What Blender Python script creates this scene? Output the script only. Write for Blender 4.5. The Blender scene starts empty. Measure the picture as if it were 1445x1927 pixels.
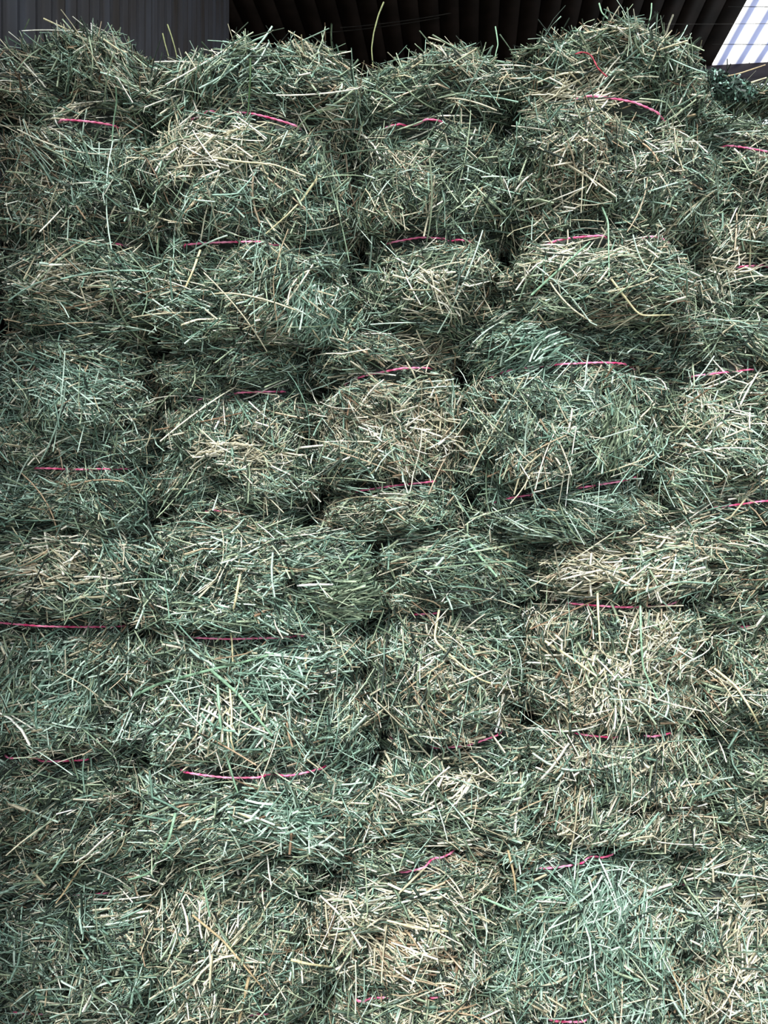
import bpy, math
import numpy as np
from mathutils import Vector
from mathutils.bvhtree import BVHTree

scene = bpy.context.scene
COL = scene.collection
RNG = np.random.default_rng(7)
PI = math.pi
F = 1450.0                      # focal length in pixels of the 1445 x 1927 frame
D0 = 1.40                       # distance of the stack's face
K = D0 / F
CAMZ = 1.08
def wx(px, d=D0): return (px - 722.5) * d / F
def wz(py, d=D0): return CAMZ + (963.5 - py) * d / F

# ------------------------------------------------------------------ tagging
def tag(o, label=None, cat=None, group=None, kind=None):
    if label: o['label'] = label
    if cat: o['category'] = cat
    if group: o['group'] = group
    if kind: o['kind'] = kind
    return o
def empty(name, loc):
    o = bpy.data.objects.new(name, None); o.empty_display_size = .05
    o.location = loc; COL.objects.link(o); return o
def link(name, me, mat, parent=None):
    o = bpy.data.objects.new(name, me); COL.objects.link(o)
    if mat: me.materials.append(mat)
    if parent:
        o.parent = parent
        o.location = -parent.location
    return o

# ------------------------------------------------------------------ mesh from arrays
def mesh_from(name, parts, smooth=True):
    """parts: list of (verts Nx3, faces Mx4 (index), colours Nx3 or None)"""
    vs, fs, cs = [], [], []; base = 0
    for v, f, c in parts:
        vs.append(v); fs.append(f + base); base += len(v)
        cs.append(c if c is not None else np.full((len(v), 3), .5))
    v = np.concatenate(vs).astype(np.float32); f = np.concatenate(fs).astype(np.int32); c = np.concatenate(cs)
    me = bpy.data.meshes.new(name)
    me.vertices.add(len(v)); me.vertices.foreach_set('co', v.ravel())
    me.loops.add(f.size); me.loops.foreach_set('vertex_index', f.ravel())
    me.polygons.add(len(f))
    me.polygons.foreach_set('loop_start', np.arange(0, f.size, 4, dtype=np.int32))
    me.update(calc_edges=True)
    at = me.color_attributes.new('Col', 'BYTE_COLOR', 'POINT')
    rgba = np.ones((len(v), 4), np.float32); rgba[:, :3] = np.clip(c, 0, 1)
    at.data.foreach_set('color', rgba.ravel())
    if smooth: me.polygons.foreach_set('use_smooth', np.ones(len(f), bool))
    me.update()
    return me

def box_arrays(cx, cy, cz, sx, sy, sz):
    v = np.array([[x, y, z] for x in (-.5, .5) for y in (-.5, .5) for z in (-.5, .5)]) * (sx, sy, sz) + (cx, cy, cz)
    f = np.array([[0, 1, 3, 2], [4, 6, 7, 5], [0, 4, 5, 1], [2, 3, 7, 6], [0, 2, 6, 4], [1, 5, 7, 3]])
    return v, f, None

# ------------------------------------------------------------------ smooth noise (sum of warped sines)
class SNoise:
    def __init__(self, seed, scale, octaves=1):
        r = np.random.default_rng(seed); self.w = []
        for o in range(octaves):
            k = 2 * PI / (scale / 2 ** o)
            for i in range(7):
                d = r.normal(size=3); d /= np.linalg.norm(d)
                self.w.append((d * k * r.uniform(.6, 1.4), r.uniform(0, 2 * PI), .5 ** o))
        self.n = math.sqrt(sum(a * a for _, _, a in self.w) / 2)
    def __call__(self, p):
        s = 0
        for k, ph, a in self.w: s = s + a * np.sin(p @ k + ph)
        return s / self.n           # about unit variance

def lin(*rgb):
    c = np.array(rgb) / 255.
    return np.where(c <= .04045, c / 12.92, ((c + .055) / 1.055) ** 2.4)

# ------------------------------------------------------------------ colours of hay
PAL = {
    'teal':  [lin(158, 190, 172), lin(126, 160, 142), lin(184, 208, 192), lin(104, 140, 122)],
    'green': [lin(142, 160, 130), lin(112, 134, 108), lin(166, 182, 150), lin(92, 114, 90)],
    'dark':  [lin(66, 86, 74), lin(54, 70, 60), lin(80, 98, 78), lin(44, 56, 50)],
    'straw': [lin(212, 206, 182), lin(198, 190, 162), lin(224, 220, 204), lin(180, 172, 140)],
    'tan':   [lin(186, 164, 130), lin(164, 138, 108), lin(200, 178, 148), lin(136, 108, 82)],
}
PK = list(PAL); PARR = np.array([PAL[k] for k in PK])
PARR = PARR * .76 + PARR.mean(-1, keepdims=True) * .24 * np.array([1., 1.02, 1.0])
PARR[[0, 1, 3]] *= 1.12
def pick_colours(n, weights, rng, straw_field=None):
    w = np.tile(np.array(weights, float), (n, 1))
    if straw_field is not None:
        s = np.clip(straw_field, -1.6, 1.6)[:, None]
        w = w * np.exp(s * np.array([[-.35, -.15, -.1, .5, .4]]))
    w /= w.sum(1, keepdims=True)
    u = rng.random(n)[:, None]; k = (u > np.cumsum(w, 1)).sum(1).clip(0, 4)
    c = PARR[k, rng.integers(0, 4, n)]
    return c * rng.uniform(.75, 1.25, (n, 1))

# ------------------------------------------------------------------ strands
def norm(a): return a / (np.linalg.norm(a, axis=-1, keepdims=True) + 1e-12)
def strands(P, T, N, length, rad, bend, kink, colours, rings, sides, rng, flat=1.0):
    """Swept stems. P centre, T direction, N surface normal. sides=2: flat ribbon, else tube."""
    n = len(P); B = norm(np.cross(N, T)); tau = np.linspace(-.5, .5, rings)
    ctr = P[:, None] + T[:, None] * (length[:, None] * tau)[..., None]
    q = (tau ** 2 - .08)[None, :, None]
    ctr = ctr + q * (B * (bend[:, 0] * length)[:, None] + N * (bend[:, 1] * length)[:, None])[:, None]
    # a kink at a node somewhere on the stem
    kp = rng.uniform(-.3, .3, n); d = np.maximum(tau[None] - kp[:, None], 0)
    ang = rng.uniform(0, 2 * PI, n)
    kv = B * np.cos(ang)[:, None] + N * (np.sin(ang) * .5)[:, None]
    ctr = ctr + (d * (kink * length)[:, None])[..., None] * kv[:, None]
    tan = np.gradient(ctr, axis=1); tan = norm(tan)
    roll = rng.normal(0, .5, n); U0 = B * np.cos(roll)[:, None] + N * np.sin(roll)[:, None]
    U = norm(U0[:, None] - (U0[:, None] * tan).sum(-1, keepdims=True) * tan)
    W = np.cross(tan, U)
    r = rad[:, None] * (1 - .35 * np.abs(tau)[None] * rng.uniform(0, 1.6, (n, 1)))
    if sides == 2: offs = [(-1., 0.), (1., 0.)]
    else: offs = [(math.cos(2 * PI * j / sides + .5), flat * math.sin(2 * PI * j / sides + .5)) for j in range(sides)]
    V = np.stack([ctr + r[..., None] * (U * a + W * b) for a, b in offs], axis=2)   # n,rings,sides,3
    m = len(offs)
    idx = np.arange(n * rings * m).reshape(n, rings, m)
    if m == 2:
        f = np.stack([idx[:, :-1, 0], idx[:, 1:, 0], idx[:, 1:, 1], idx[:, :-1, 1]], -1).reshape(-1, 4)
    else:
        nx = np.roll(idx, -1, axis=2)
        f = np.stack([idx[:, :-1], nx[:, :-1], nx[:, 1:], idx[:, 1:]], -1).reshape(-1, 4)
    shade = rng.uniform(.8, 1.2, (n, rings, 1, 1))
    C = np.broadcast_to(colours[:, None, None, :] * shade, (n, rings, m, 3)).reshape(-1, 3)
    return V.reshape(-1, 3), f, C

# ------------------------------------------------------------------ materials
def new_mat(name):
    m = bpy.data.materials.new(name); m.use_nodes = True
    nt = m.node_tree; nt.nodes.clear()
    out = nt.nodes.new('ShaderNodeOutputMaterial'); bs = nt.nodes.new('ShaderNodeBsdfPrincipled')
    nt.links.new(bs.outputs[0], out.inputs[0])
    return m, nt, bs
def mat_hay():
    m, nt, bs = new_mat('hay')
    a = nt.nodes.new('ShaderNodeVertexColor'); a.layer_name = 'Col'
    tc = nt.nodes.new('ShaderNodeTexCoord'); nz = nt.nodes.new('ShaderNodeTexNoise')
    nz.inputs['Scale'].default_value = 160; nz.inputs['Detail'].default_value = 2
    nt.links.new(tc.outputs['Object'], nz.inputs['Vector'])
    rp = nt.nodes.new('ShaderNodeMapRange'); rp.inputs[1].default_value = .3; rp.inputs[2].default_value = .7
    rp.inputs[3].default_value = .72; rp.inputs[4].default_value = 1.2
    nt.links.new(nz.outputs['Fac'], rp.inputs[0])
    mx = nt.nodes.new('ShaderNodeVectorMath'); mx.operation = 'SCALE'
    nt.links.new(a.outputs['Color'], mx.inputs[0]); nt.links.new(rp.outputs[0], mx.inputs['Scale'])
    nt.links.new(mx.outputs[0], bs.inputs['Base Color'])
    bs.inputs['Roughness'].default_value = .52; bs.inputs['Specular IOR Level'].default_value = .45
    return m
def mat_twine():
    m, nt, bs = new_mat('pink_twine')
    tc = nt.nodes.new('ShaderNodeTexCoord'); nz = nt.nodes.new('ShaderNodeTexNoise')
    nz.inputs['Scale'].default_value = 60; nz.inputs['Detail'].default_value = 3
    nt.links.new(tc.outputs['Object'], nz.inputs['Vector'])
    cr = nt.nodes.new('ShaderNodeValToRGB')
    cr.color_ramp.elements[0].position = .35; cr.color_ramp.elements[0].color = (.62, .04, .16, 1)
    cr.color_ramp.elements[1].position = .68; cr.color_ramp.elements[1].color = (1., .42, .62, 1)
    nt.links.new(nz.outputs['Fac'], cr.inputs[0]); nt.links.new(cr.outputs[0], bs.inputs['Base Color'])
    bs.inputs['Roughness'].default_value = .4
    return m
def mat_noise(name, c1, c2, scale, rough=.7, stretch=(1, 1, 1), bump=0.0, spec=.3, metal=0):
    m, nt, bs = new_mat(name)
    tc = nt.nodes.new('ShaderNodeTexCoord'); mp = nt.nodes.new('ShaderNodeMapping')
    mp.inputs['Scale'].default_value = stretch
    nz = nt.nodes.new('ShaderNodeTexNoise'); nz.inputs['Scale'].default_value = scale; nz.inputs['Detail'].default_value = 6
    nt.links.new(tc.outputs['Object'], mp.inputs[0]); nt.links.new(mp.outputs[0], nz.inputs['Vector'])
    cr = nt.nodes.new('ShaderNodeValToRGB')
    cr.color_ramp.elements[0].position = .35; cr.color_ramp.elements[0].color = (*c1, 1)
    cr.color_ramp.elements[1].position = .68; cr.color_ramp.elements[1].color = (*c2, 1)
    nt.links.new(nz.outputs['Fac'], cr.inputs[0]); nt.links.new(cr.outputs[0], bs.inputs['Base Color'])
    bs.inputs['Roughness'].default_value = rough; bs.inputs['Specular IOR Level'].default_value = spec
    bs.inputs['Metallic'].default_value = metal
    if bump:
        b = nt.nodes.new('ShaderNodeBump'); b.inputs['Strength'].default_value = bump
        nt.links.new(nz.outputs['Fac'], b.inputs['Height']); nt.links.new(b.outputs[0], bs.inputs['Normal'])
    return m
HAY = mat_hay(); TWINE = mat_twine(); OLDTWINE = mat_noise('faded_red_twine', (.20, .02, .03), (.62, .12, .17), 60, .6)

# ------------------------------------------------------------------ bale surface
class Bale:
    """hay bale on edge, its end towards the camera; strings run level around it"""
    def __init__(s, rect, strings, yoff=0., weights=(1, 1, 1, 1, .3), seed=0, rc=.06, rv=.05, bul=.02,
                 dome=0., slope=0., L=.86, pinch=.028, lay=0.):
        x0, x1, y0, y1 = rect; s.rect = rect; s.thick = 1.0 + .25 * (y0 > 900)
        s.X0, s.X1 = wx(x0) + .003, wx(x1) - .003; s.Z1, s.Z0 = wz(y0), wz(y1)
        s.a = (s.X1 - s.X0) / 2; s.cx = (s.X1 + s.X0) / 2; s.h = s.Z1 - s.Z0; s.cz = (s.Z0 + s.Z1) / 2
        s.yoff = yoff; s.w = weights; s.seed = seed; s.rc = rc; s.rv = rv; s.bul = bul; s.dome = dome; s.slope = slope
        s.L = L - yoff if yoff < 0 else L; s.pinch = pinch; s.lay = lay
        s.strings = []
        for st in strings:                     # (control points px,py), [visible px intervals]
            pts, vis = st
            s.strings.append(([(wx(p[0]) - s.cx) for p in pts], [wz(p[1]) - s.cz for p in pts],
                              [(wx(v[0]) - s.cx, wx(v[1]) - s.cx) for v in vis]))
        s.n1 = SNoise(seed * 11 + 1, .17); s.n2 = SNoise(seed * 11 + 2, .055); s.n3 = SNoise(seed * 11 + 3, .02)
        s.smax = s.a - rc + PI * rc / 2 + (s.L - rc)
        s.sf = s.a - rc + PI * rc / 2          # end of the corner
        s.qmax = s.h / 2 - rv + PI * rv / 2
    def zk(s, k, x): return np.interp(x, s.strings[k][0], s.strings[k][1])
    def pos(s, S, Q, fine=True):
        S = np.asarray(S, float); Q = np.asarray(Q, float); rc, rv, a = s.rc, s.rv, s.a
        A = np.abs(S); sg = np.where(S < 0, -1., 1.)
        ph = np.clip((A - (a - rc)) / rc, 0, PI / 2); rest = np.maximum(A - s.sf, 0)
        x = np.minimum(A, a - rc) + rc * np.sin(ph); y = rc - rc * np.cos(ph) + rest
        nx = np.sin(ph); ny = -np.cos(ph)
        B = np.abs(Q); sq = np.where(Q < 0, -1., 1.)
        pv = np.clip((B - (s.h / 2 - rv)) / rv, 0, PI / 2); rest = np.maximum(B - s.qmax, 0)
        z = sq * (np.minimum(B, s.h / 2 - rv) + rv * np.sin(pv)); de = rv * (1 - np.cos(pv)) + rest
        xs = x * sg
        for k in range(len(s.strings)):
            de = de + s.pinch * np.exp(-((z - s.zk(k, xs)) / .032) ** 2)
        P = np.stack([xs, y, z], -1)
        if fine:
            g = P + np.array([s.cx, 0, s.cz])
            gr = np.ones(np.shape(xs))
            for k in range(len(s.strings)): gr = np.minimum(gr, 1 - .85 * np.exp(-((z - s.zk(k, xs)) / .02) ** 2))
            de = de - (.016 * s.n1(g) + .010 * s.n2(g) + .0022 * s.n3(g)) * gr
        P[..., 0] = (x - nx * de) * sg
        P[..., 1] = y - ny * de - s.bul * (1 - np.clip(x / a, 0, 1) ** 2) * np.cos(pv)
        P[..., 2] = z + ((z + s.h / 2) / s.h) ** 4 * (s.dome * (.6 - (x / a) ** 2) + s.slope * xs)
        P += np.array([s.cx, D0 + .02 + s.yoff, s.cz])
        return P
    def frame(s, S, Q):
        e = .006
        p = s.pos(S, Q); ts = norm(s.pos(S + e, Q) - s.pos(S - e, Q)); tq = norm(s.pos(S, Q + e) - s.pos(S, Q - e))
        n = norm(np.cross(ts, tq))
        tq = np.cross(n, ts)
        return p, ts, tq, n
    def core(s):
        ns, nq = 64, 56
        S = np.linspace(-s.smax, s.smax, ns * 2); Q = np.linspace(-s.qmax, s.qmax, nq)
        SS, QQ = np.meshgrid(S, Q, indexing='ij')
        P = s.pos(SS, QQ)
        m = len(S); v = P.reshape(-1, 3); idx = np.arange(m * nq).reshape(m, nq)
        nx = np.roll(idx, -1, 0)
        f = np.stack([idx[:, :-1], nx[:, :-1], nx[:, 1:], idx[:, 1:]], -1).reshape(-1, 4)
        # top and bottom closed by rings shrunk to the middle
        parts_v = [v]; base = len(v); fs = [f]
        for side, col in ((0, 0), (1, nq - 1)):
            ring = P[:, col]; cidx = idx[:, col]; mid = ring.mean(0)
            for fr in (.7, .4, .1, .001):
                r2 = mid + (ring - mid) * fr; r2 = r2.copy()
                i2 = np.arange(m) + base; base += m; parts_v.append(r2)
                q = np.stack([cidx, np.roll(cidx, -1), np.roll(i2, -1), i2], -1)
                fs.append(q if side else q[:, ::-1]); cidx = i2
        v = np.concatenate(parts_v); f = np.concatenate(fs)
        c = np.tile(lin(34, 44, 36), (len(v), 1))  # dark core: shade in the gaps between stems put into the colour
        return v, f, c
    def vis_twine(s, x, z):
        """0..1: close to a showing length of string"""
        w = np.zeros(len(x))
        for k, (cx, cz, vis) in enumerate(s.strings):
            near = np.exp(-((z - s.zk(k, x)) / .010) ** 2)
            for a, b in vis:
                w = np.maximum(w, near * ((x > a - .004) & (x < b + .004)))
        return w

# patches on the faces where stems of one colour lie together: px, py, rx, ry, lie, spread, colour, count
PATCHES = [
 (440, 850, 75, 30, .2, .45, 'straw', 120), (425, 312, 95, 50, -.2, .4, 'straw', 150), (345, 300, 40, 60, 1.3, .3, 'straw', 60),
 (600, 605, 60, 45, 1.4, .35, 'teal', 190), (1350, 770, 75, 65, .9, .8, 'straw', 140), (1135, 820, 30, 55, 1.4, .22, 'green', 120),
 (440, 1350, 75, 75, 1.4, .3, 'straw', 70), (470, 1300, 120, 80, -.5, .5, 'teal', 200), (1180, 1250, 120, 90, 1.5, .5, 'straw', 200),
 (150, 1060, 130, 60, .05, .3, 'straw', 150), (650, 1110, 55, 55, .1, .25, 'green', 200), (1100, 1730, 120, 100, 1.3, .4, 'teal', 420),
 (790, 1750, 120, 90, -.25, .3, 'straw', 200), (780, 1800, 90, 60, -.2, .3, 'tan', 60), (400, 1750, 100, 90, 1.2, .4, 'straw', 130),
 (1390, 1780, 80, 100, 1.0, .4, 'straw', 140), (1080, 190, 80, 45, .1, .5, 'straw', 150), (830, 560, 90, 45, -.4, .4, 'straw', 100),
 (130, 545, 90, 35, .1, .3, 'straw', 110), (1090, 510, 120, 40, .2, .5, 'straw', 150), (530, 1250, 100, 50, .1, .6, 'teal', 140),
 (120, 1290, 100, 80, .8, .5, 'teal', 200), (560, 1520, 110, 40, .1, .5, 'teal', 200), (110, 720, 110, 60, -.4, .5, 'teal', 160),
 (860, 1480, 90, 50, .5, .6, 'straw', 130), (740, 780, 90, 60, -.2, .6, 'straw', 120), (150, 330, 80, 60, -1.0, .5, 'teal', 120),
 (1000, 660, 60, 50, .5, .3, 'teal', 140), (1150, 1060, 120, 40, .0, .35, 'straw', 120), (1400, 480, 80, 60, .5, .6, 'straw', 80)]
SPEC_N = dict(big=23000, mid=42000, chaff=90000)
def bale_hay(b, rng, top=False):
    parts = [b.core()]
    fringe = .10
    smin = b.sf + fringe; qlo = -b.qmax; qhi = b.qmax + (.16 if top else .0)
    area = 2 * smin * (qhi - qlo)
    dirn = SNoise(b.seed * 13 + 5, .16); strawf = SNoise(b.seed * 13 + 6, .17); strawf2 = SNoise(b.seed * 13 + 9, .045)
    clump = SNoise(b.seed * 13 + 8, .03)
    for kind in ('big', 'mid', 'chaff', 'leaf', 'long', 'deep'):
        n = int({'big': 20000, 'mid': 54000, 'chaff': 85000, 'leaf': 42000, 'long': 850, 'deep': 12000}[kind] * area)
        S = rng.uniform(-smin, smin, n); Q = rng.uniform(qlo, qhi, n)
        p, ts, tq, nn = b.frame(S, Q)
        x = p[:, 0] - b.cx; z = p[:, 2] - b.cz
        vt = b.vis_twine(x, z)
        zk = [np.abs(z - b.zk(k, x)) for k in range(len(b.strings))]
        near = np.exp(-(np.min(zk, 0) / .03) ** 2) if zk else np.zeros(n)
        # lie of the stems: mostly level at the outer flakes, mixed in the middle
        fld = dirn(p) * .9 + b.lay
        mid = np.exp(-(z / (.25 * b.h)) ** 2)
        th = fld * (.35 + .85 * mid) * (1 - .6 * near) + rng.normal(0, 1, n) * (.42 + .25 * mid)
        rnd = rng.random(n) < (.18 + .22 * mid); th = np.where(rnd, rng.uniform(-PI / 2, PI / 2, n), th)
        T = ts * np.cos(th)[:, None] + tq * np.sin(th)[:, None]
        tilt = rng.normal(0, .16 if kind != 'leaf' else .7, n)
        cl = clump(p)
        cc = pick_colours(n, b.w, rng, strawf(p) * .8 + strawf2(p) * .4)
        if kind == 'big':
            L = np.exp(rng.normal(math.log(.052), .42, n)).clip(.02, .12); r = rng.uniform(.0009, .0024, n) * (1.0 if top else b.thick)
            off = rng.uniform(-.004, .010, n) + .004 * cl
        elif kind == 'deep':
            L = rng.uniform(.02, .06, n); r = rng.uniform(.0008, .0018, n); off = rng.uniform(-.012, -.002, n); cc = cc * .55  # sunken stems darkened, the shade between stems put into their colour
        elif kind == 'mid':
            L = np.exp(rng.normal(math.log(.032), .45, n)).clip(.01, .09); r = rng.uniform(.0004, .0011, n)
            off = rng.uniform(-.004, .009, n) + .004 * cl
        elif kind == 'long':
            L = rng.uniform(.09, .2, n); r = rng.uniform(.0008, .0018, n); off = rng.uniform(.008, .016, n)
            tilt = rng.normal(0, .07, n)
        elif kind == 'chaff':
            L = rng.uniform(.005, .024, n); r = rng.uniform(.0004, .0011, n); off = rng.uniform(-.004, .007, n) + .004 * cl
            cc = cc * rng.uniform(.6, 1.1, (n, 1))
        else:
            L = rng.uniform(.002, .007, n); r = rng.uniform(.0007, .0022, n); off = rng.uniform(-.004, .005, n) + .004 * cl
            lf = PARR[np.where(rng.random(n) < .6, 2, 0), rng.integers(0, 4, n)]
            cc = lf * rng.uniform(.5, 1.2, (n, 1))
        off = off - near * .006
        if kind in ('big', 'mid', 'long', 'deep'):
            keep = (vt < .12) | (rng.random(n) < .12)
        else: keep = (vt < .6) | (rng.random(n) < .8)
        off = np.where(vt > .1, np.minimum(off, .003), off)
        T = norm(T + nn * tilt[:, None])
        sel = np.flatnonzero(keep)
        # stems at the seams stop a little way into the neighbouring bale
        ex = L * .5 * np.abs(T[:, 0]); room = b.a + .030 - np.abs(x)
        ez = L * .5 * np.abs(T[:, 2]); rz = np.where((z > 0) & top, .3, b.h / 2 + .03 - np.abs(z))
        L = L * np.clip(np.minimum(np.maximum(room, .006) / (ex + 1e-6), np.maximum(rz, .006) / (ez + 1e-6)), .1, 1)
        args = lambda a: a[sel]
        bend = np.stack([rng.normal(0, .25, n), rng.normal(-.12, .18, n)], -1)
        kink = np.where(rng.random(n) < .18, rng.uniform(.2, .9, n), 0.)
        P = p + nn * off[:, None]
        rings, sides = {'big': (4, 3), 'mid': (3, 3), 'chaff': (2, 2), 'leaf': (2, 2), 'long': (8, 4), 'deep': (2, 3)}[kind]
        flat = .45 if kind == 'big' else .8
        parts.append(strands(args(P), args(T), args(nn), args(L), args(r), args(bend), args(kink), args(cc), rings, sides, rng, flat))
    for px, py, rx, ry, th0, sg, key, n in PATCHES:
        if not (b.rect[0] <= px < b.rect[1] and b.rect[2] <= py < b.rect[3]): continue
        S = np.clip(wx(px) - b.cx + rng.normal(0, .55, n) * rx * K, -b.sf, b.sf); Q = np.clip(wz(py) - b.cz + rng.normal(0, .55, n) * ry * K, -b.qmax, b.qmax)
        p, ts, tq, nn = b.frame(S, Q); th = th0 + rng.normal(0, sg, n)
        T = norm(ts * np.cos(th)[:, None] + tq * np.sin(th)[:, None] + nn * rng.normal(0, .12, n)[:, None])
        cc = PARR[PK.index(key), rng.integers(0, 4, n)] * rng.uniform(.8, 1.15, (n, 1))
        bend = np.stack([rng.normal(0, .25, n), rng.normal(-.15, .15, n)], -1); kink = np.where(rng.random(n) < .2, rng.uniform(.2, .9, n), 0.)
        parts.append(strands(p + nn * rng.uniform(.004, .016, n)[:, None], T, nn, rng.uniform(.03, .095, n), rng.uniform(.0009, .0021, n) * b.thick, bend, kink, cc, 5, 4, rng, .5))
    out = []
    for v, f, c in parts:
        v = v.copy(); zt = b.Z1 if not top or b.seed == 4 else b.Z1 + .3
        for ax, lo, hi in ((0, b.X0, b.X1), (2, b.Z0, zt)):
            q = v[:, ax]; m = .006 + .030 * np.clip(b.n2(v * 1.0) * .5 + .45, 0, 1)
            q = np.where(q > hi + m, hi + m + (q - hi - m) * .25, q); v[:, ax] = np.where(q < lo - m, lo - m + (q - lo + m) * .25, q)
        out.append((v, f, c))
    parts = out
    if top:                                     # stems that stand out of the crown of a top bale
        n = 420
        S = rng.uniform(-b.a * .8, b.a * .8, n); Q = rng.uniform(b.qmax - .09, b.qmax + .08, n)
        p, ts, tq, nn = b.frame(S, Q); th = rng.uniform(-PI, PI, n)
        T = norm(ts * np.cos(th)[:, None] + tq * np.sin(th)[:, None] * .6 + nn * rng.uniform(0, .7, n)[:, None] + np.array([0, 0, .18]))
        L = rng.uniform(.03, .10, n)
        bend = np.stack([rng.normal(0, .35, n), rng.normal(-.2, .3, n)], -1); kink = np.where(rng.random(n) < .3, rng.uniform(.2, .9, n), 0.)
        parts.append(strands(p + nn * .004, T, nn, L, rng.uniform(.0006, .0016, n), bend, kink, pick_colours(n, b.w, rng), 6, 4, rng, .8))
    return parts

def tube(path, rad, rng, lobes=True, twist=260.):
    """two-ply cord: a ring of 8 with two lobes turning along the path"""
    p = np.asarray(path, float); n = len(p)
    t = norm(np.gradient(p, axis=0)); up = np.array([0, 0, 1.]); u = norm(np.cross(t, up) + 1e-6); w = np.cross(t, u)
    sl = np.r_[0, np.cumsum(np.linalg.norm(np.diff(p, axis=0), axis=1))]
    V = []
    for j in range(8):
        a = 2 * PI * j / 8; r = rad * (1 + (.28 * np.cos(2 * (a - sl * twist)) if lobes else 0))
        V.append(p + (u * math.cos(a) + w * math.sin(a)) * (r[:, None] if lobes else r))
    V = np.stack(V, 1); idx = np.arange(n * 8).reshape(n, 8); nx = np.roll(idx, -1, 1)
    f = np.stack([idx[:-1], nx[:-1], nx[1:], idx[1:]], -1).reshape(-1, 4)
    return V.reshape(-1, 3), f, None

def bale_twine(b, k, rng):
    S = np.linspace(-b.smax, b.smax, 900)
    x = np.clip(S, -b.a, b.a)
    z = b.zk(k, x)
    P = b.pos(S, np.clip(z, -b.qmax, b.qmax))
    # surface point without the small lumps, then lifted where the photo shows it
    sm = np.convolve(np.pad(P[:, 1], 45, mode='edge'), np.ones(91) / 91, 'valid')
    front = np.abs(S) < b.a - b.rc * .3
    P[:, 1] = np.where(front, sm, P[:, 1])
    lift = np.zeros(len(S))
    for a, c in b.strings[k][2]:
        lift = np.maximum(lift, 1 / (1 + np.exp(-(x - a) / .003)) * 1 / (1 + np.exp((x - c) / .003)))
    P[:, 1] -= np.where(np.abs(S) < b.sf, .001 + .015 * lift, 0)
    P = np.concatenate([P, P[:1]])
    return tube(P, .00175, rng)

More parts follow.
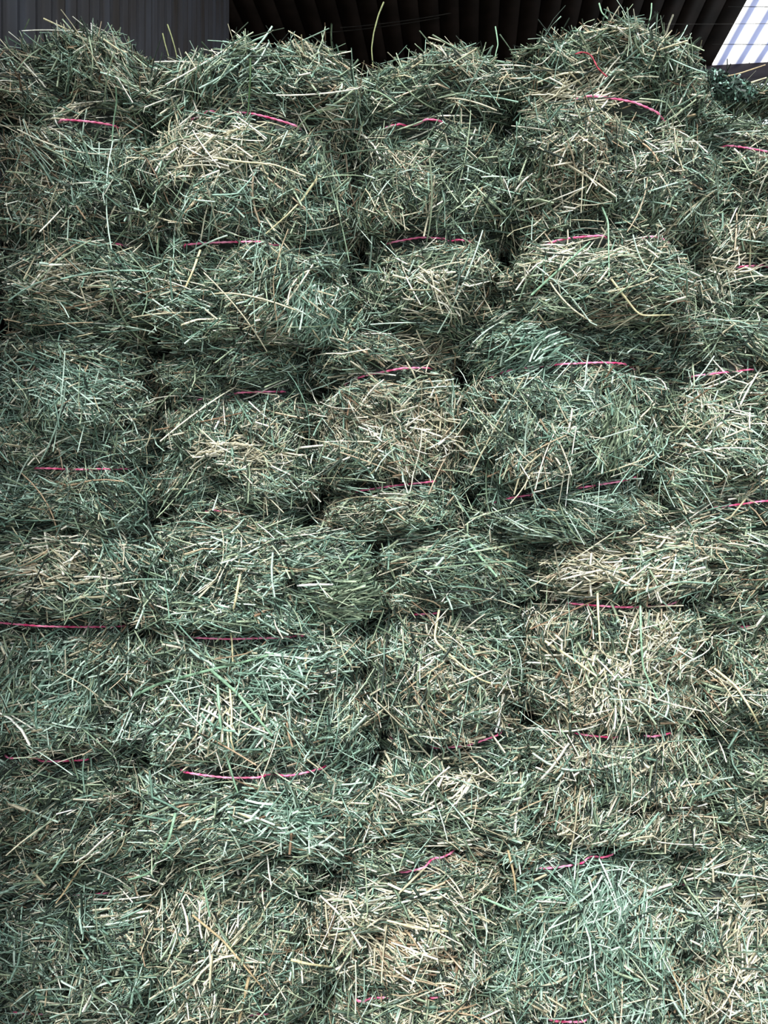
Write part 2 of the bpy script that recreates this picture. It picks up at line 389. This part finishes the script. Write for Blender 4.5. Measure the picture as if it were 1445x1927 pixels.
# ------------------------------------------------------------------ the stack
TEAL = (1.9, 1.1, 1.1, .6, .12); MIX = (1.3, 1.25, 1.1, .8, .18); STRAW = (.9, 1.1, .9, 1.25, .38); GRN = (1.0, 1.6, 1.3, .7, .15); OLD = (.9, 1.4, 1.3, .9, .28)
BALES = [
 # rect(px), strings, params, label
 # top course
 ((-18, 288, 80, 628), [([(0, 232), (110, 230), (215, 233), (290, 240)], [(108, 218)]), ([(0, 452), (205, 455), (240, 458)], [(203, 238)])],
  dict(yoff=-.015, weights=OLD, rv=.07, rc=.06, dome=.028, slope=-.04), 'hay bale at the left end of the top course, beside the dark wall boards'),
 ((288, 668, 128, 640), [([(290, 236), (395, 230), (480, 240), (570, 258), (670, 275)], [(393, 412), (440, 568)]), ([(290, 472), (345, 468), (510, 468), (660, 478)], [(345, 500)])],
  dict(yoff=-.05, weights=MIX, rv=.06, rc=.06, dome=.028, slope=-.03), 'wide domed hay bale second from the left in the top course'),
 ((668, 966, 96, 625), [([(680, 230), (715, 227), (800, 218), (835, 222), (960, 232)], [(716, 760), (796, 836)]), ([(680, 458), (722, 449), (790, 441), (890, 445), (960, 455)], [(722, 842), (856, 888)])],
  dict(yoff=.0, weights=GRN, rv=.06, rc=.055, dome=.012), 'dark green hay bale in the middle of the top course'),
 ((966, 1300, 102, 608), [([(970, 222), (1048, 211), (1100, 205), (1180, 215), (1270, 240), (1300, 255)], [(1048, 1272)]), ([(970, 472), (1000, 468), (1060, 461), (1150, 457), (1265, 459)], [(1003, 1128), (1200, 1264)])],
  dict(yoff=-.06, weights=OLD, rv=.035, rc=.07, dome=.01), 'hay bale jutting forward in the top course under the heap of loose hay'),
 ((1300, 1640, 182, 600), [([(1310, 262), (1390, 262), (1460, 262), (1600, 262)], [(1388, 1480)]), ([(1310, 488), (1410, 486), (1600, 482)], [(1412, 1470)])],
  dict(yoff=.03, weights=OLD, rv=.10, rc=.08, dome=.0, slope=-.5), 'hay bale at the right end of the top course, below the bright roof panel'),
 # second course
 ((-70, 266, 628, 1003), [([(-60, 690), (250, 690)], []), ([(0, 884), (60, 880), (150, 883), (240, 880)], [(58, 110), (135, 238)])],
  dict(yoff=-.01, weights=TEAL, rc=.07, rv=.06), 'hay bale at the left end of the second course from the top'),
 ((266, 597, 640, 1003), [([(280, 760), (350, 748), (430, 734), (545, 728), (590, 735)], [(356, 374), (436, 540)]), ([(290, 962), (590, 960)], [])],
  dict(yoff=.02, weights=MIX, rc=.08, rv=.06), 'hay bale second from the left in the second course, pale straw nest on face'),
 ((597, 885, 628, 1006), [([(600, 735), (625, 720), (690, 703), (760, 690), (812, 688), (885, 690)], [(622, 645), (670, 812)]), ([(600, 942), (665, 925), (740, 914), (830, 904), (880, 900)], [(666, 822)])],
  dict(yoff=-.005, weights=STRAW, rc=.06, rv=.05), 'straw-flecked hay bale in the middle of the second course, both pink strings slanting up'),
 ((885, 1245, 612, 1006), [([(890, 708), (930, 700), (1040, 689), (1130, 684), (1200, 684), (1245, 690)], [(928, 1200)]), ([(890, 946), (945, 939), (1000, 931), (1090, 918), (1160, 907), (1230, 897), (1250, 895)], [(946, 1000), (1088, 1236)])],
  dict(yoff=-.03, weights=TEAL, rc=.075, rv=.05), 'plump blue-green hay bale second from the right in the second course'),
 ((1245, 1590, 602, 1006), [([(1250, 710), (1310, 702), (1430, 690), (1590, 686)], [(1312, 1385), (1408, 1436)]), ([(1250, 975), (1380, 952), (1445, 943), (1590, 935)], [(1382, 1470)])],
  dict(yoff=.01, weights=MIX, rc=.07, rv=.05), 'hay bale at the right end of the second course, pale stalks on its face'),
 # third course
 ((-110, 258, 1005, 1608), [([(-100, 1165), (0, 1172), (80, 1178), (230, 1182), (250, 1184)], [(-20, 235)]), ([(-100, 1418), (0, 1424), (75, 1431), (165, 1431), (250, 1428)], [(8, 32), (72, 166)])],
  dict(yoff=-.02, weights=MIX, rc=.06, rv=.06), 'hay bale at the left end of the third course, two level pink strings'),
 ((258, 696, 1005, 1612), [([(260, 1194), (335, 1195), (440, 1197), (555, 1194), (620, 1191), (690, 1190)], [(336, 556), (566, 574)]), ([(260, 1432), (335, 1445), (430, 1453), (500, 1453), (560, 1449), (625, 1437), (690, 1430)], [(340, 498), (530, 618)])],
  dict(yoff=-.045, weights=TEAL, rc=.085, rv=.06), 'widest hay bale, blue-green face, second from the left in the third course'),
 ((696, 1010, 1008, 1600), [([(700, 1172), (735, 1163), (830, 1156), (1000, 1150)], [(776, 826)]), ([(700, 1408), (735, 1408), (815, 1413), (880, 1408), (960, 1386), (1000, 1380)], [(728, 745), (814, 962)])],
  dict(yoff=.0, weights=MIX, rc=.065, rv=.06, lay=-.5), 'hay bale in the middle of the third course, bent straw stalk on its face'),
 ((1010, 1335, 1008, 1596), [([(1015, 1132), (1060, 1136), (1170, 1142), (1240, 1141), (1300, 1134), (1335, 1132)], [(1058, 1296)]), ([(1015, 1380), (1060, 1381), (1150, 1386), (1230, 1385), (1290, 1379), (1335, 1375)], [(1085, 1162), (1215, 1276)])],
  dict(yoff=-.02, weights=STRAW, rc=.07, rv=.055, lay=1.0), 'pale straw-coloured hay bale second from the right in the third course'),
 ((1335, 1680, 1008, 1600), [([(1340, 1190), (1400, 1188), (1680, 1180)], [(1418, 1432)]), ([(1340, 1405), (1680, 1400)], [])],
  dict(yoff=.025, weights=OLD, rc=.07, rv=.06), 'hay bale at the right end of the third course, set back in shade'),
 # bottom course
 ((-90, 288, 1612, 2078), [([(-80, 1700), (280, 1700)], []), ([(-80, 1930), (280, 1930)], [])],
  dict(yoff=.0, weights=TEAL, rc=.06, rv=.06), 'hay bale at the left end of the bottom course, dark gap on its right'),
 ((288, 606, 1612, 2078), [([(290, 1690), (600, 1690)], []), ([(290, 1925), (600, 1925)], [])],
  dict(yoff=-.01, weights=MIX, rc=.07, rv=.06, lay=1.1), 'hay bale second from the left in the bottom course, stalks lying upright'),
 ((606, 938, 1604, 2078), [([(610, 1665), (750, 1646), (800, 1637), (840, 1615), (865, 1604), (938, 1600)], [(752, 806), (826, 856)]), ([(610, 1897), (700, 1893), (810, 1880), (938, 1870)], [(666, 690), (806, 832)])],
  dict(yoff=-.015, weights=STRAW, rc=.06, rv=.05, lay=-.25), 'tan straw-strewn hay bale in the middle of the bottom course'),
 ((938, 1262, 1600, 2078), [([(940, 1640), (975, 1638), (1040, 1631), (1100, 1621), (1150, 1610), (1200, 1604), (1262, 1600)], [(984, 1104), (1128, 1160)]), ([(940, 1918), (1030, 1915), (1110, 1912), (1262, 1905)], [(1030, 1102)])],
  dict(yoff=-.03, weights=(2.4, 1.0, .8, .7, .1), rc=.075, rv=.05, lay=1.2), 'brightest green hay bale, second from the right in the bottom course'),
 ((1262, 1610, 1604, 2078), [([(1270, 1690), (1600, 1690)], []), ([(1270, 1930), (1600, 1930)], [])],
  dict(yoff=-.005, weights=(1.4, 1.0, .9, 1.1, .3), rc=.07, rv=.06, lay=.9), 'hay bale at the right end of the bottom course, pale leaning stalks'),
]
core_v, core_f = [], []; cb = 0
for i, (rect, strings, prm, label) in enumerate(BALES):
    b = Bale(rect, strings, seed=i + 1, **prm)
    rng = np.random.default_rng(100 + i)
    root = empty('hay_bale', (b.cx, D0 + .02 + b.yoff, b.Z0))
    tag(root, label, 'hay bale', 'hay bales stacked four courses high')
    parts = bale_hay(b, rng, top=i < 5)
    v, f, _ = parts[0]; core_v.append(v); core_f.append(f + cb); cb += len(v)
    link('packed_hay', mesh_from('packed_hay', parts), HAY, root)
    for k in range(len(b.strings)):
        tw = link('twine', mesh_from('twine', [bale_twine(b, k, rng)]), TWINE, root)
        tag(tw, 'pink twine')
CV = np.concatenate(core_v); CF = np.concatenate(core_f)
BVH = BVHTree.FromPolygons([tuple(p) for p in CV.tolist()], [tuple(p) for p in CF.tolist()])

# ------------------------------------------------------------------ heap of loose hay on the fourth bale
rng = np.random.default_rng(55)
hx0, hx1 = wx(985), wx(1295); hcx = (hx0 + hx1) / 2; ha = (hx1 - hx0) / 2; hzb = wz(112); hh = wz(42) - hzb
hn = SNoise(77, .07); hn2 = SNoise(78, .1)
def heap_z(x, y):
    u = (x - hcx) / ha; v = (y - (D0 + .135)) / .17
    prof = np.interp(u, [-1, -.93, -.6, -.3, 0, .35, .5, .7, .9, 1], [0, .42, .58, .8, .95, 1, .88, .5, .25, 0]) * np.clip(1 - np.abs(v) ** 2.0, 0, 1) ** .8
    return hzb - .012 + prof * (hh + .012)
def heap_pt(u, v):
    x = hcx + u * ha; y = D0 + .135 + v * .17
    z = heap_z(x, y); p = np.stack([x, y, z], -1)
    p[:, 2] += .008 * hn(p) * np.clip((z - hzb) / .03, 0, 1); return p
gu, gv = np.meshgrid(np.linspace(-1, 1, 40), np.linspace(-1, 1, 30), indexing='ij')
gp = heap_pt(gu.ravel(), gv.ravel()); gi = np.arange(1200).reshape(40, 30)
gf = np.stack([gi[:-1, :-1], gi[1:, :-1], gi[1:, 1:], gi[:-1, 1:]], -1).reshape(-1, 4)
parts = [(gp, gf, np.tile(lin(34, 44, 36), (1200, 1)))]  # dark core colour stands for shade under the loose stems
for n, L0, L1, r0, r1, rg, sd, t in ((3400, .02, .07, .0008, .002, 4, 3, .35), (5200, .012, .04, .0004, .001, 3, 3, .4), (9000, .004, .02, .0004, .0012, 2, 2, .5), (260, .05, .11, .0007, .0017, 7, 4, .8)):
    u = rng.uniform(-1, 1, n); v = rng.uniform(-1, .6, n); e = .02
    p = heap_pt(u, v); tx = norm(heap_pt(u + e, v) - heap_pt(u - e, v)); ty = norm(heap_pt(u, v + e) - heap_pt(u, v - e))
    nn = norm(np.cross(tx, ty)); ty = np.cross(nn, tx); th = rng.uniform(-PI, PI, n)
    T = norm(tx * np.cos(th)[:, None] + ty * np.sin(th)[:, None] * .8 + nn * rng.normal(0, t, n)[:, None])
    bend = np.stack([rng.normal(0, .35, n), rng.normal(-.1, .25, n)], -1); kink = np.where(rng.random(n) < .3, rng.uniform(.2, .9, n), 0.)
    parts.append(strands(p + nn * rng.uniform(-.004, .01, n)[:, None], T, nn, rng.uniform(L0, L1, n), rng.uniform(r0, r1, n), bend, kink,
                         pick_colours(n, (.9, 1.1, .6, 1.3, .3), rng), rg, sd, rng, .7))
parts = [(np.column_stack([v[:, 0], v[:, 1], np.where(v[:, 2] < hzb, hzb + (v[:, 2] - hzb) * .15, v[:, 2])]), f, c) for v, f, c in parts]
heap = empty('loose_hay_heap', (hcx, D0 + .1, hzb))
tag(heap, 'ragged heap of loose pale hay piled on top of the jutting top bale', 'hay heap')
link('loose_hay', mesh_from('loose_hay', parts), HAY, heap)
pts = [(1083, 97), (1098, 92), (1113, 97), (1120, 108), (1126, 122), (1138, 134), (1146, 140)]
xs = np.interp(np.linspace(0, 6, 60), range(7), [wx(p[0], 1.31) for p in pts]); zs = np.interp(np.linspace(0, 6, 60), range(7), [wz(p[1], 1.31) for p in pts])
sm = lambda a: np.convolve(np.pad(a, 4, mode='edge'), np.ones(9) / 9, 'valid')
tp = np.stack([sm(xs), np.full(60, 1.318), sm(zs)], -1)
tag(link('twine', mesh_from('twine', [tube(tp, .0011, rng)]), OLDTWINE, heap), 'slack red twine end')

# ------------------------------------------------------------------ single stalks that stand out
def stalk(pix, label, colour, rad=.0018, depth=None, lift=.03, name='hay_stalk', blade=False):
    P = []
    for px, py in pix:
        d = Vector((wx(px, 1.), 1., wz(py, 1.) - CAMZ)); nd = d.normalized()
        if depth is None:
            h = BVH.ray_cast(Vector((0, 0, CAMZ)), nd)
            y = (h[0].y if h[0] else D0) - lift
        else: y = depth
        P.append([d.x * y, y, CAMZ + d.z * y])
    P = np.array(P)
    if depth is None and len(P) > 2: P[:, 1] = np.minimum(P[:, 1], np.interp(range(len(P)), [0, len(P) - 1], [P[0, 1], P[-1, 1]]) + .006)
    seg = 9; t = np.linspace(0, len(P) - 1, (len(P) - 1) * seg + 1)
    Q = np.stack([np.interp(t, range(len(P)), P[:, j]) for j in range(3)], -1)
    ker = np.array([1, 2, 1]) / 4
    for _ in range(3): Q[1:-1] = Q[:-2] * .25 + Q[1:-1] * .5 + Q[2:] * .25
    tt = norm(np.gradient(Q, axis=0)); N = np.tile([0, -1., 0], (len(Q), 1)); U = norm(np.cross(N, tt)); W = np.cross(tt, U)
    u = np.linspace(0, 1, len(Q)); rr = rad * (1 - .35 * u); nodes = np.exp(-((t % 1 - .5) / .06) ** 2)
    rr = rr * (1 + .3 * nodes)
    V = np.stack([Q + rr[:, None] * (U * math.cos(a) + W * math.sin(a) * (.35 if blade else .8)) for a in np.arange(6) * PI / 3], 1)
    idx = np.arange(len(Q) * 6).reshape(-1, 6); nx = np.roll(idx, -1, 1)
    f = np.stack([idx[:-1], nx[:-1], nx[1:], idx[1:]], -1).reshape(-1, 4)
    rgs = np.random.default_rng(len(label))
    C = np.repeat(lin(*colour)[None] * (1 - .25 * nodes[:, None]) * rgs.uniform(.88, 1.1, (len(Q), 1)), 6, 0)
    me = mesh_from(name, [(V.reshape(-1, 3) , f, C)])
    o = link(name, me, HAY)
    ctr = Vector(P.mean(0)); me.transform(__import__('mathutils').Matrix.Translation(-ctr)); o.location = ctr
    tag(o, label, 'hay stalk', 'single stalks lying loose on the stack')
GR = (140, 172, 146); ST = (212, 204, 168); TN = (182, 164, 132); OL = (128, 134, 92)
stalk([(722, 4), (712, 28), (703, 62), (699, 92), (702, 128)], 'tall thin green stalk standing up against the dark roof, left of centre', OL, .0016, 1.44)
stalk([(932, 50), (935, 68), (937, 84), (933, 100), (928, 125)], 'thin stalk with bent tip rising above the middle top bale', GR, .0014, 1.44)
stalk([(82, 35), (110, 48), (150, 66), (190, 74)], 'straw stalk slanting across the crown of the left top bale', ST, .0017, 1.42)
stalk([(315, 46), (322, 66), (329, 90), (334, 112)], 'olive stalk poking up between the two left top bales, the taller one', OL, .0014, 1.41)
stalk([(306, 63), (311, 84), (318, 108)], 'olive stalk poking up between the two left top bales, the shorter one', OL, .0014, 1.41)
stalk([(455, 182), (476, 150), (482, 120)][::-1] if False else [(471, 110), (471, 150), (468, 195), (465, 232)], 'dark green upright stalk hanging over the dome of the wide top bale', (70, 96, 62), .0018)
stalk([(218, 164), (221, 196), (214, 226), (210, 278)], 'pale green kinked stalk hanging in front of the left top bale', GR, .0017)
stalk([(400, 296), (455, 312), (520, 320), (575, 332)], 'long level straw stalk on the face of the wide top bale', ST, .0018)
stalk([(596, 336), (572, 372), (540, 405), (500, 440)], 'pale diagonal stalk low on the wide top bale', ST, .0017)
stalk([(308, 626), (345, 610), (372, 601), (415, 600)], 'white straw blade pointing right under the wide top bale', (226, 222, 196), .0022, blade=True)
stalk([(377, 470), (362, 512), (344, 552)], 'pale slanting blade just below the lower string of the wide top bale', ST, .0022, blade=True)
stalk([(965, 225), (964, 262), (957, 318)], 'pale green stalk hanging down the gap beside the jutting top bale', GR, .0017)
stalk([(1133, 390), (1134, 430), (1138, 462), (1146, 520)], 'pale upright stalk crossing the lower string of the jutting top bale', GR, .0018)
stalk([(452, 1082), (443, 1130), (433, 1182), (437, 1205), (438, 1245)], 'kinked straw stalk hanging over the upper string of the widest bale', ST, .0022)
stalk([(250, 1310), (300, 1286), (390, 1262), (450, 1248), (515, 1230)], 'long green blade curving across the face of the widest bale', GR, .0028, blade=True)
stalk([(398, 1262), (450, 1300), (480, 1345), (512, 1385)], 'green blade slanting down to the right on the widest bale', GR, .0030, blade=True)
stalk([(409, 1288), (414, 1360), (425, 1420), (447, 1492)], 'long upright green blade over the lower string of the widest bale', GR, .0026, blade=True)
stalk([(432, 1290), (436, 1340), (434, 1390), (441, 1415)], 'pale upright stalk in the middle of the widest bale', ST, .0022)
stalk([(826, 1148), (816, 1205), (868, 1252), (905, 1280), (968, 1300)], 'bent pale stalk across the middle bale of the third course', ST, .0022)
stalk([(1025, 1206), (1072, 1236), (1122, 1272)], 'thick pale diagonal straw on the straw-coloured bale', (224, 216, 180), .0026)
stalk([(1124, 1112), (1126, 1165), (1130, 1222)], 'white upright straw crossing the upper string of the straw-coloured bale', (224, 218, 186), .0024)
stalk([(1344, 1258), (1384, 1290), (1410, 1330), (1432, 1372)], 'pale curved stalk at the right edge of the third course', ST, .0025)
stalk([(1205, 1140), (1206, 1200), (1208, 1256), (1238, 1316)], 'green stalk hanging from the upper string of the straw-coloured bale', GR, .0022)
stalk([(956, 1600), (968, 1650), (974, 1712)], 'tan stalk at the upper left corner of the brightest green bale', TN, .0024)
stalk([(1252, 1755), (1262, 1810), (1286, 1900)], 'long tan stalk at the right edge of the brightest green bale', TN, .0024)
stalk([(905, 1688), (960, 1684), (1010, 1688), (1060, 1690)], 'level green blade across the top of the brightest green bale', GR, .0022, blade=True)
stalk([(728, 1732), (790, 1748), (890, 1756)], 'long pale stalk lying level on the tan bottom bale', ST, .002)
stalk([(240, 1678), (165, 1610), (120, 1680)][1:] + [(105, 1700)], 'tan stalk slanting over the left bottom bale', TN, .002)
stalk([(330, 1530), (318, 1580), (290, 1632), (242, 1656)], 'curved pale green blade bridging the bottom course and the third course', GR, .0026, blade=True)
stalk([(270, 1450), (276, 1500), (278, 1545), (282, 1590)], 'upright green blade in the gap left of the widest bale', GR, .0024, blade=True)
stalk([(395, 1725), (384, 1668), (362, 1612)], 'curved green stalk at the top of the second bottom bale', GR, .0022)
stalk([(362, 1722), (420, 1770), (470, 1830), (510, 1878)], 'long tan stalk crossing the second bottom bale downwards to the right', TN, .0022)
stalk([(468, 1840), (458, 1885), (448, 1930)], 'thick tan straw at the foot of the second bottom bale', TN, .003)
stalk([(548, 1806), (580, 1814), (640, 1822)], 'thick pale stalk on the tan bottom bale near its left edge', ST, .0028)
stalk([(880, 1018), (905, 1050), (935, 1085)], 'pale green blade on the middle bale of the third course near its top', GR, .003, blade=True)
stalk([(884, 1700), (895, 1760), (912, 1790)][::-1], 'green stalk beside the tan bottom bale', GR, .0018)
stalk([(1000, 555), (1060, 500), (1110, 455)], 'long pale green stalk slanting up over the blue-green second course bale', GR, .002)
stalk([(1150, 525), (1195, 600), (1215, 590)][:2] + [(1268, 592)], 'kinked pale stalk above the right gap of the second course', ST, .002)

stalk([(1358, 158), (1398, 160), (1442, 146)], 'pale stalk sticking out level below the bright roof panel', ST, .0018, 1.42)
stalk([(1350, 148), (1392, 138), (1440, 122)], 'thin tan stalk pointing up right in front of the bright roof panel', TN, .0014, 1.42)
stalk([(1127, 6), (1132, 24), (1148, 40), (1160, 62)], 'bent green stalk rising from the peak of the loose heap', GR, .0016, 1.40)
stalk([(1226, 6), (1225, 26), (1218, 56)], 'thin upright stalk on the right shoulder of the loose heap', GR, .0013, 1.40)
# a clump of dried leaves on the sloping right bale
rng = np.random.default_rng(91); lp = []
for cxp, cyp, rr, n in ((1372, 168, .026, 1500), (1335, 150, .022, 1000), (1400, 176, .016, 500)):
    d = norm(rng.normal(size=(n, 3))); rad_ = rng.random((n, 1)) ** .5
    p = np.array([wx(cxp, 1.40), 1.40, wz(cyp, 1.40)]) + d * rad_ * rr * np.array([1.5, .8, .8])
    T = norm(rng.normal(size=(n, 3)) + [.8, 0, -.4])
    cc = PARR[np.where(rng.random(n) < .75, 2, 0), rng.integers(0, 4, n)] * rng.uniform(.4, .95, (n, 1)) * np.array([.85, 1.05, 1.05])
    lp.append(strands(p, T, norm(d + .01), rng.uniform(.003, .016, n), rng.uniform(.0006, .0022, n), np.zeros((n, 2)), np.zeros(n), cc, 3, 2, rng))
root = empty('leaf_clump', (wx(1365, 1.4), 1.4, wz(185, 1.4)))
tag(root, 'crumpled blue-green clump of dried leaves below the bright roof panel', 'leaf clump')
tag(link('leaves', mesh_from('leaves', lp), HAY, root), kind='stuff')

# ------------------------------------------------------------------ the barn
YAW = math.atan(158 / F); ca, sa = math.cos(YAW), math.sin(YAW)
def barn(p):                               # barn frame (x across, y along the ribs) to world
    p = np.asarray(p, float); q = p.copy()
    q[..., 0] = p[..., 0] * ca + p[..., 1] * sa; q[..., 1] = -p[..., 0] * sa + p[..., 1] * ca
    return q
def setting(name, parts, mat, label=None, kind='structure', cat=None):
    me = mesh_from(name, parts, smooth=False); o = link(name, me, mat); o.rotation_euler = (0, 0, -YAW)
    return tag(o, label, cat, kind=kind)
def profile_sheet(us, hs, along, fn):
    """ribbed sheet: polyline (us,hs) swept along two values; fn(u,h,t)->xyz"""
    a = np.array([fn(u, h, along[0]) for u, h in zip(us, hs)]); b = np.array([fn(u, h, along[1]) for u, h in zip(us, hs)])
    v = np.concatenate([a, b]); n = len(us); i = np.arange(n - 1)
    return v, np.stack([i, i + 1, i + 1 + n, i + n], -1), None

WOOD = mat_noise('weathered_dark_siding', (.026, .018, .014), (.052, .054, .068), 4.5, .5, (1, 3.5, .35), .3, .4)
ROOF = mat_noise('dark_roof_sheet', (.011, .0075, .006), (.024, .016, .013), 5, .6, (1, 1, 1), .1, .1)
BEAM = mat_noise('purlin_paint', (.03, .024, .03), (.055, .045, .055), 5, .5, (.3, 1, 1), .1, .3)
BOUNCE = mat_noise('bounce_floor', (.26, .25, .22), (.42, .40, .36), 9, .95, (1, 1, 1), .5, .1)  # pale tone chosen so the unseen floor bounces light onto the lower courses

# left wall: upright boards with raised battens, running back along the barn
AW = .875
us, hs = [], []
y = .2; rb = np.random.default_rng(3); k = 0
while y < 4.28:
    w = .084 * rb.uniform(.9, 1.1); d = rb.uniform(-.002, .003)
    us += [y, y + .002, y + .009, y + .011, y + w * .45, y + w * .5, y + w * .62, y + w * .68, y + w - .004]
    hs += [-.034, -.034, .0 + d, .0 + d, .0 + d, .010 + d, .010 + d, d, d]
    y += w; k += 1
wall_l = setting('wall_left', [profile_sheet(us, hs, (0., 4.6), lambda u, h, t: (-AW + h, u, t)), box_arrays(-AW - .04, 2.25, 2.3, .04, 4.1, 4.6)], WOOD)
wall_l.rotation_euler = (0, 0, 0)

# roof of ribbed dark sheet, with a glowing bay at the right
RZ = CAMZ + 4.0; RY1 = 7.18; s = .16; RY0 = .3  # roof carried forward out of view to shade wall and stack tops
def roof_profile(x0, x1, rib=.007):
    us, hs = [], []; x = x0
    while x < x1 - 1e-6:
        us += [x, x + .001, x + .009, x + .010]; hs += [0, rib * 1.4, rib * 1.4, 0]; x += s
    us.append(x1); hs.append(0); return us, hs
XL = (1350 - 880) / F * 4.0 / ((963.5 - 125) / F) / F * 1.0 if False else None
# bright bay starts on the ray through pixel (1350,125) of the roof plane
dd = 4.0 * F / (963.5 - 125); Xw = wx(1350, dd); bx = Xw * ca - dd * sa - .06      # its barn x
u1, h1 = roof_profile(bx - 46 * s, bx)
setting('ceiling', [profile_sheet(u1, h1, (RY0, RY1), lambda u, h, t: (u, t, RZ + h)), box_arrays(bx - 23 * s, (RY0 + RY1) / 2, RZ + .06, 46 * s, RY1 - RY0, .03)], ROOF)
m, nt, bs = new_mat('glowing_roof_panel')
lw = nt.nodes.new('ShaderNodeTexCoord'); mp = nt.nodes.new('ShaderNodeMapping'); wv = nt.nodes.new('ShaderNodeTexWave')
wv.bands_direction = 'X'; wv.inputs['Scale'].default_value = 2 * PI / 20 / .16 * 1.0; wv.inputs['Distortion'].default_value = .3
nt.links.new(lw.outputs['Object'], mp.inputs[0]); nt.links.new(mp.outputs[0], wv.inputs[0])
cr = nt.nodes.new('ShaderNodeValToRGB'); cr.color_ramp.elements[0].position = .12; cr.color_ramp.elements[0].color = (.27, .30, .46, 1)
cr.color_ramp.elements[1].position = .45; cr.color_ramp.elements[1].color = (1, .99, .97, 1)
nt.links.new(wv.outputs['Fac'], cr.inputs[0]); nt.links.new(cr.outputs[0], bs.inputs['Base Color'])
nt.links.new(cr.outputs[0], bs.inputs['Emission Color']); bs.inputs['Emission Strength'].default_value = .85  # emission stands in for daylight coming through the panel
u2, h2 = roof_profile(bx, bx + 10 * s)
sky_panel = setting('window_1', [profile_sheet(u2, h2, (RY0, RY1), lambda u, h, t: (u, t, RZ + h))], m)
# purlins and beam at the far edge, back wall closing the left part
setting('trim_1', [box_arrays(bx - 18 * s, RY1 + .05, RZ - .05, 58 * s, .10, .17)], BEAM)
setting('trim_2', [box_arrays(bx + 4.5 * s, RY1 + .22, RZ - .21, 12 * s, .08, .10)], BEAM)
setting('wall_back', [box_arrays(bx - 24.5 * s, RY1 + .14, RZ / 2, 46 * s, .06, RZ)], ROOF)  # unseen wall added to keep back light off the hay tops
setting('wall_far_left', [box_arrays(-2.4, 5.2, RZ / 2, .05, 3.4, RZ)], ROOF)
setting('floor', [box_arrays(0, 2.5, -.05, 14, 12, .1)], BOUNCE)
# sagging wires under the roof
WIRE = mat_noise('dark_wire', (.01, .008, .007), (.03, .025, .02), 20, .5)
LWIRE = mat_noise('galvanised_wire', (.08, .07, .065), (.16, .15, .14), 20, .5)
def wire(p0, p1, d, sag, label, mat, rad=.004):
    d = 4 * F / (963.5 - (p0[1] + p1[1]) / 2 - sag * .6) * .992; P = []
    for t in np.linspace(0, 1, 30):
        px = p0[0] + (p1[0] - p0[0]) * t; py = p0[1] + (p1[1] - p0[1]) * t + sag * 4 * t * (1 - t)
        P.append((wx(px, d), d, wz(py, d)))
    me = mesh_from('wire', [tube(P, rad, rng, False)]); o = link('wire', me, mat)
    tag(o, label, 'wire', 'wires strung under the roof')
wire((640, 52), (935, 6), 5.0, 6, 'thin dark wire sagging under the dark roof, upper of two', WIRE)
wire((600, 62), (925, 12), 5.0, 7, 'thin dark wire sagging under the dark roof, lower of two', WIRE)
wire((1180, 45), (1560, 43), 4.2, 1, 'thin pale wire below the dark roof ribs at the right', LWIRE, .0016)
wire((1340, 83), (1560, 83), 4.2, 1, 'thin wire crossing low in front of the bright roof panel', WIRE, .0022)
wire((1370, 12), (1560, 12), 4.2, 1, 'thin wire crossing high in front of the bright roof panel', WIRE, .0022)

# ------------------------------------------------------------------ light
w = bpy.data.worlds.new('World'); scene.world = w; w.use_nodes = True
bg = w.node_tree.nodes['Background']; bg.inputs[0].default_value = (.86, .95, 1.0, 1); bg.inputs[1].default_value = 1.3
def area(loc, target, size, power, col):
    l = bpy.data.lights.new('daylight', 'AREA'); l.shape = 'RECTANGLE'; l.size = size[0]; l.size_y = size[1]; l.energy = power; l.color = col
    o = bpy.data.objects.new('daylight', l); COL.objects.link(o); o.location = loc
    o.rotation_euler = (Vector(target) - Vector(loc)).to_track_quat('-Z', 'Y').to_euler()
sl = bpy.data.lights.new('hazy_sun', 'SUN'); sl.energy = 5.0; sl.angle = math.radians(14); sl.color = (1, .985, .955)
so = bpy.data.objects.new('hazy_sun', sl); COL.objects.link(so)
so.rotation_euler = Vector((.22, .85, -.9)).to_track_quat('-Z', 'Y').to_euler()
scene.cycles.max_bounces = 4; scene.cycles.diffuse_bounces = 3; scene.cycles.glossy_bounces = 2

cam = bpy.data.cameras.new('camera'); co = bpy.data.objects.new('camera', cam); COL.objects.link(co)
co.location = (0, 0, CAMZ); co.rotation_euler = (PI / 2, 0, 0)
cam.sensor_fit = 'VERTICAL'; cam.sensor_height = 36; cam.lens = 36 * F / 1927; cam.clip_start = .05
scene.camera = co
scene.view_settings.view_transform = 'Standard'; scene.view_settings.look = 'None'
scene.view_settings.exposure = .28; scene.view_settings.gamma = .88
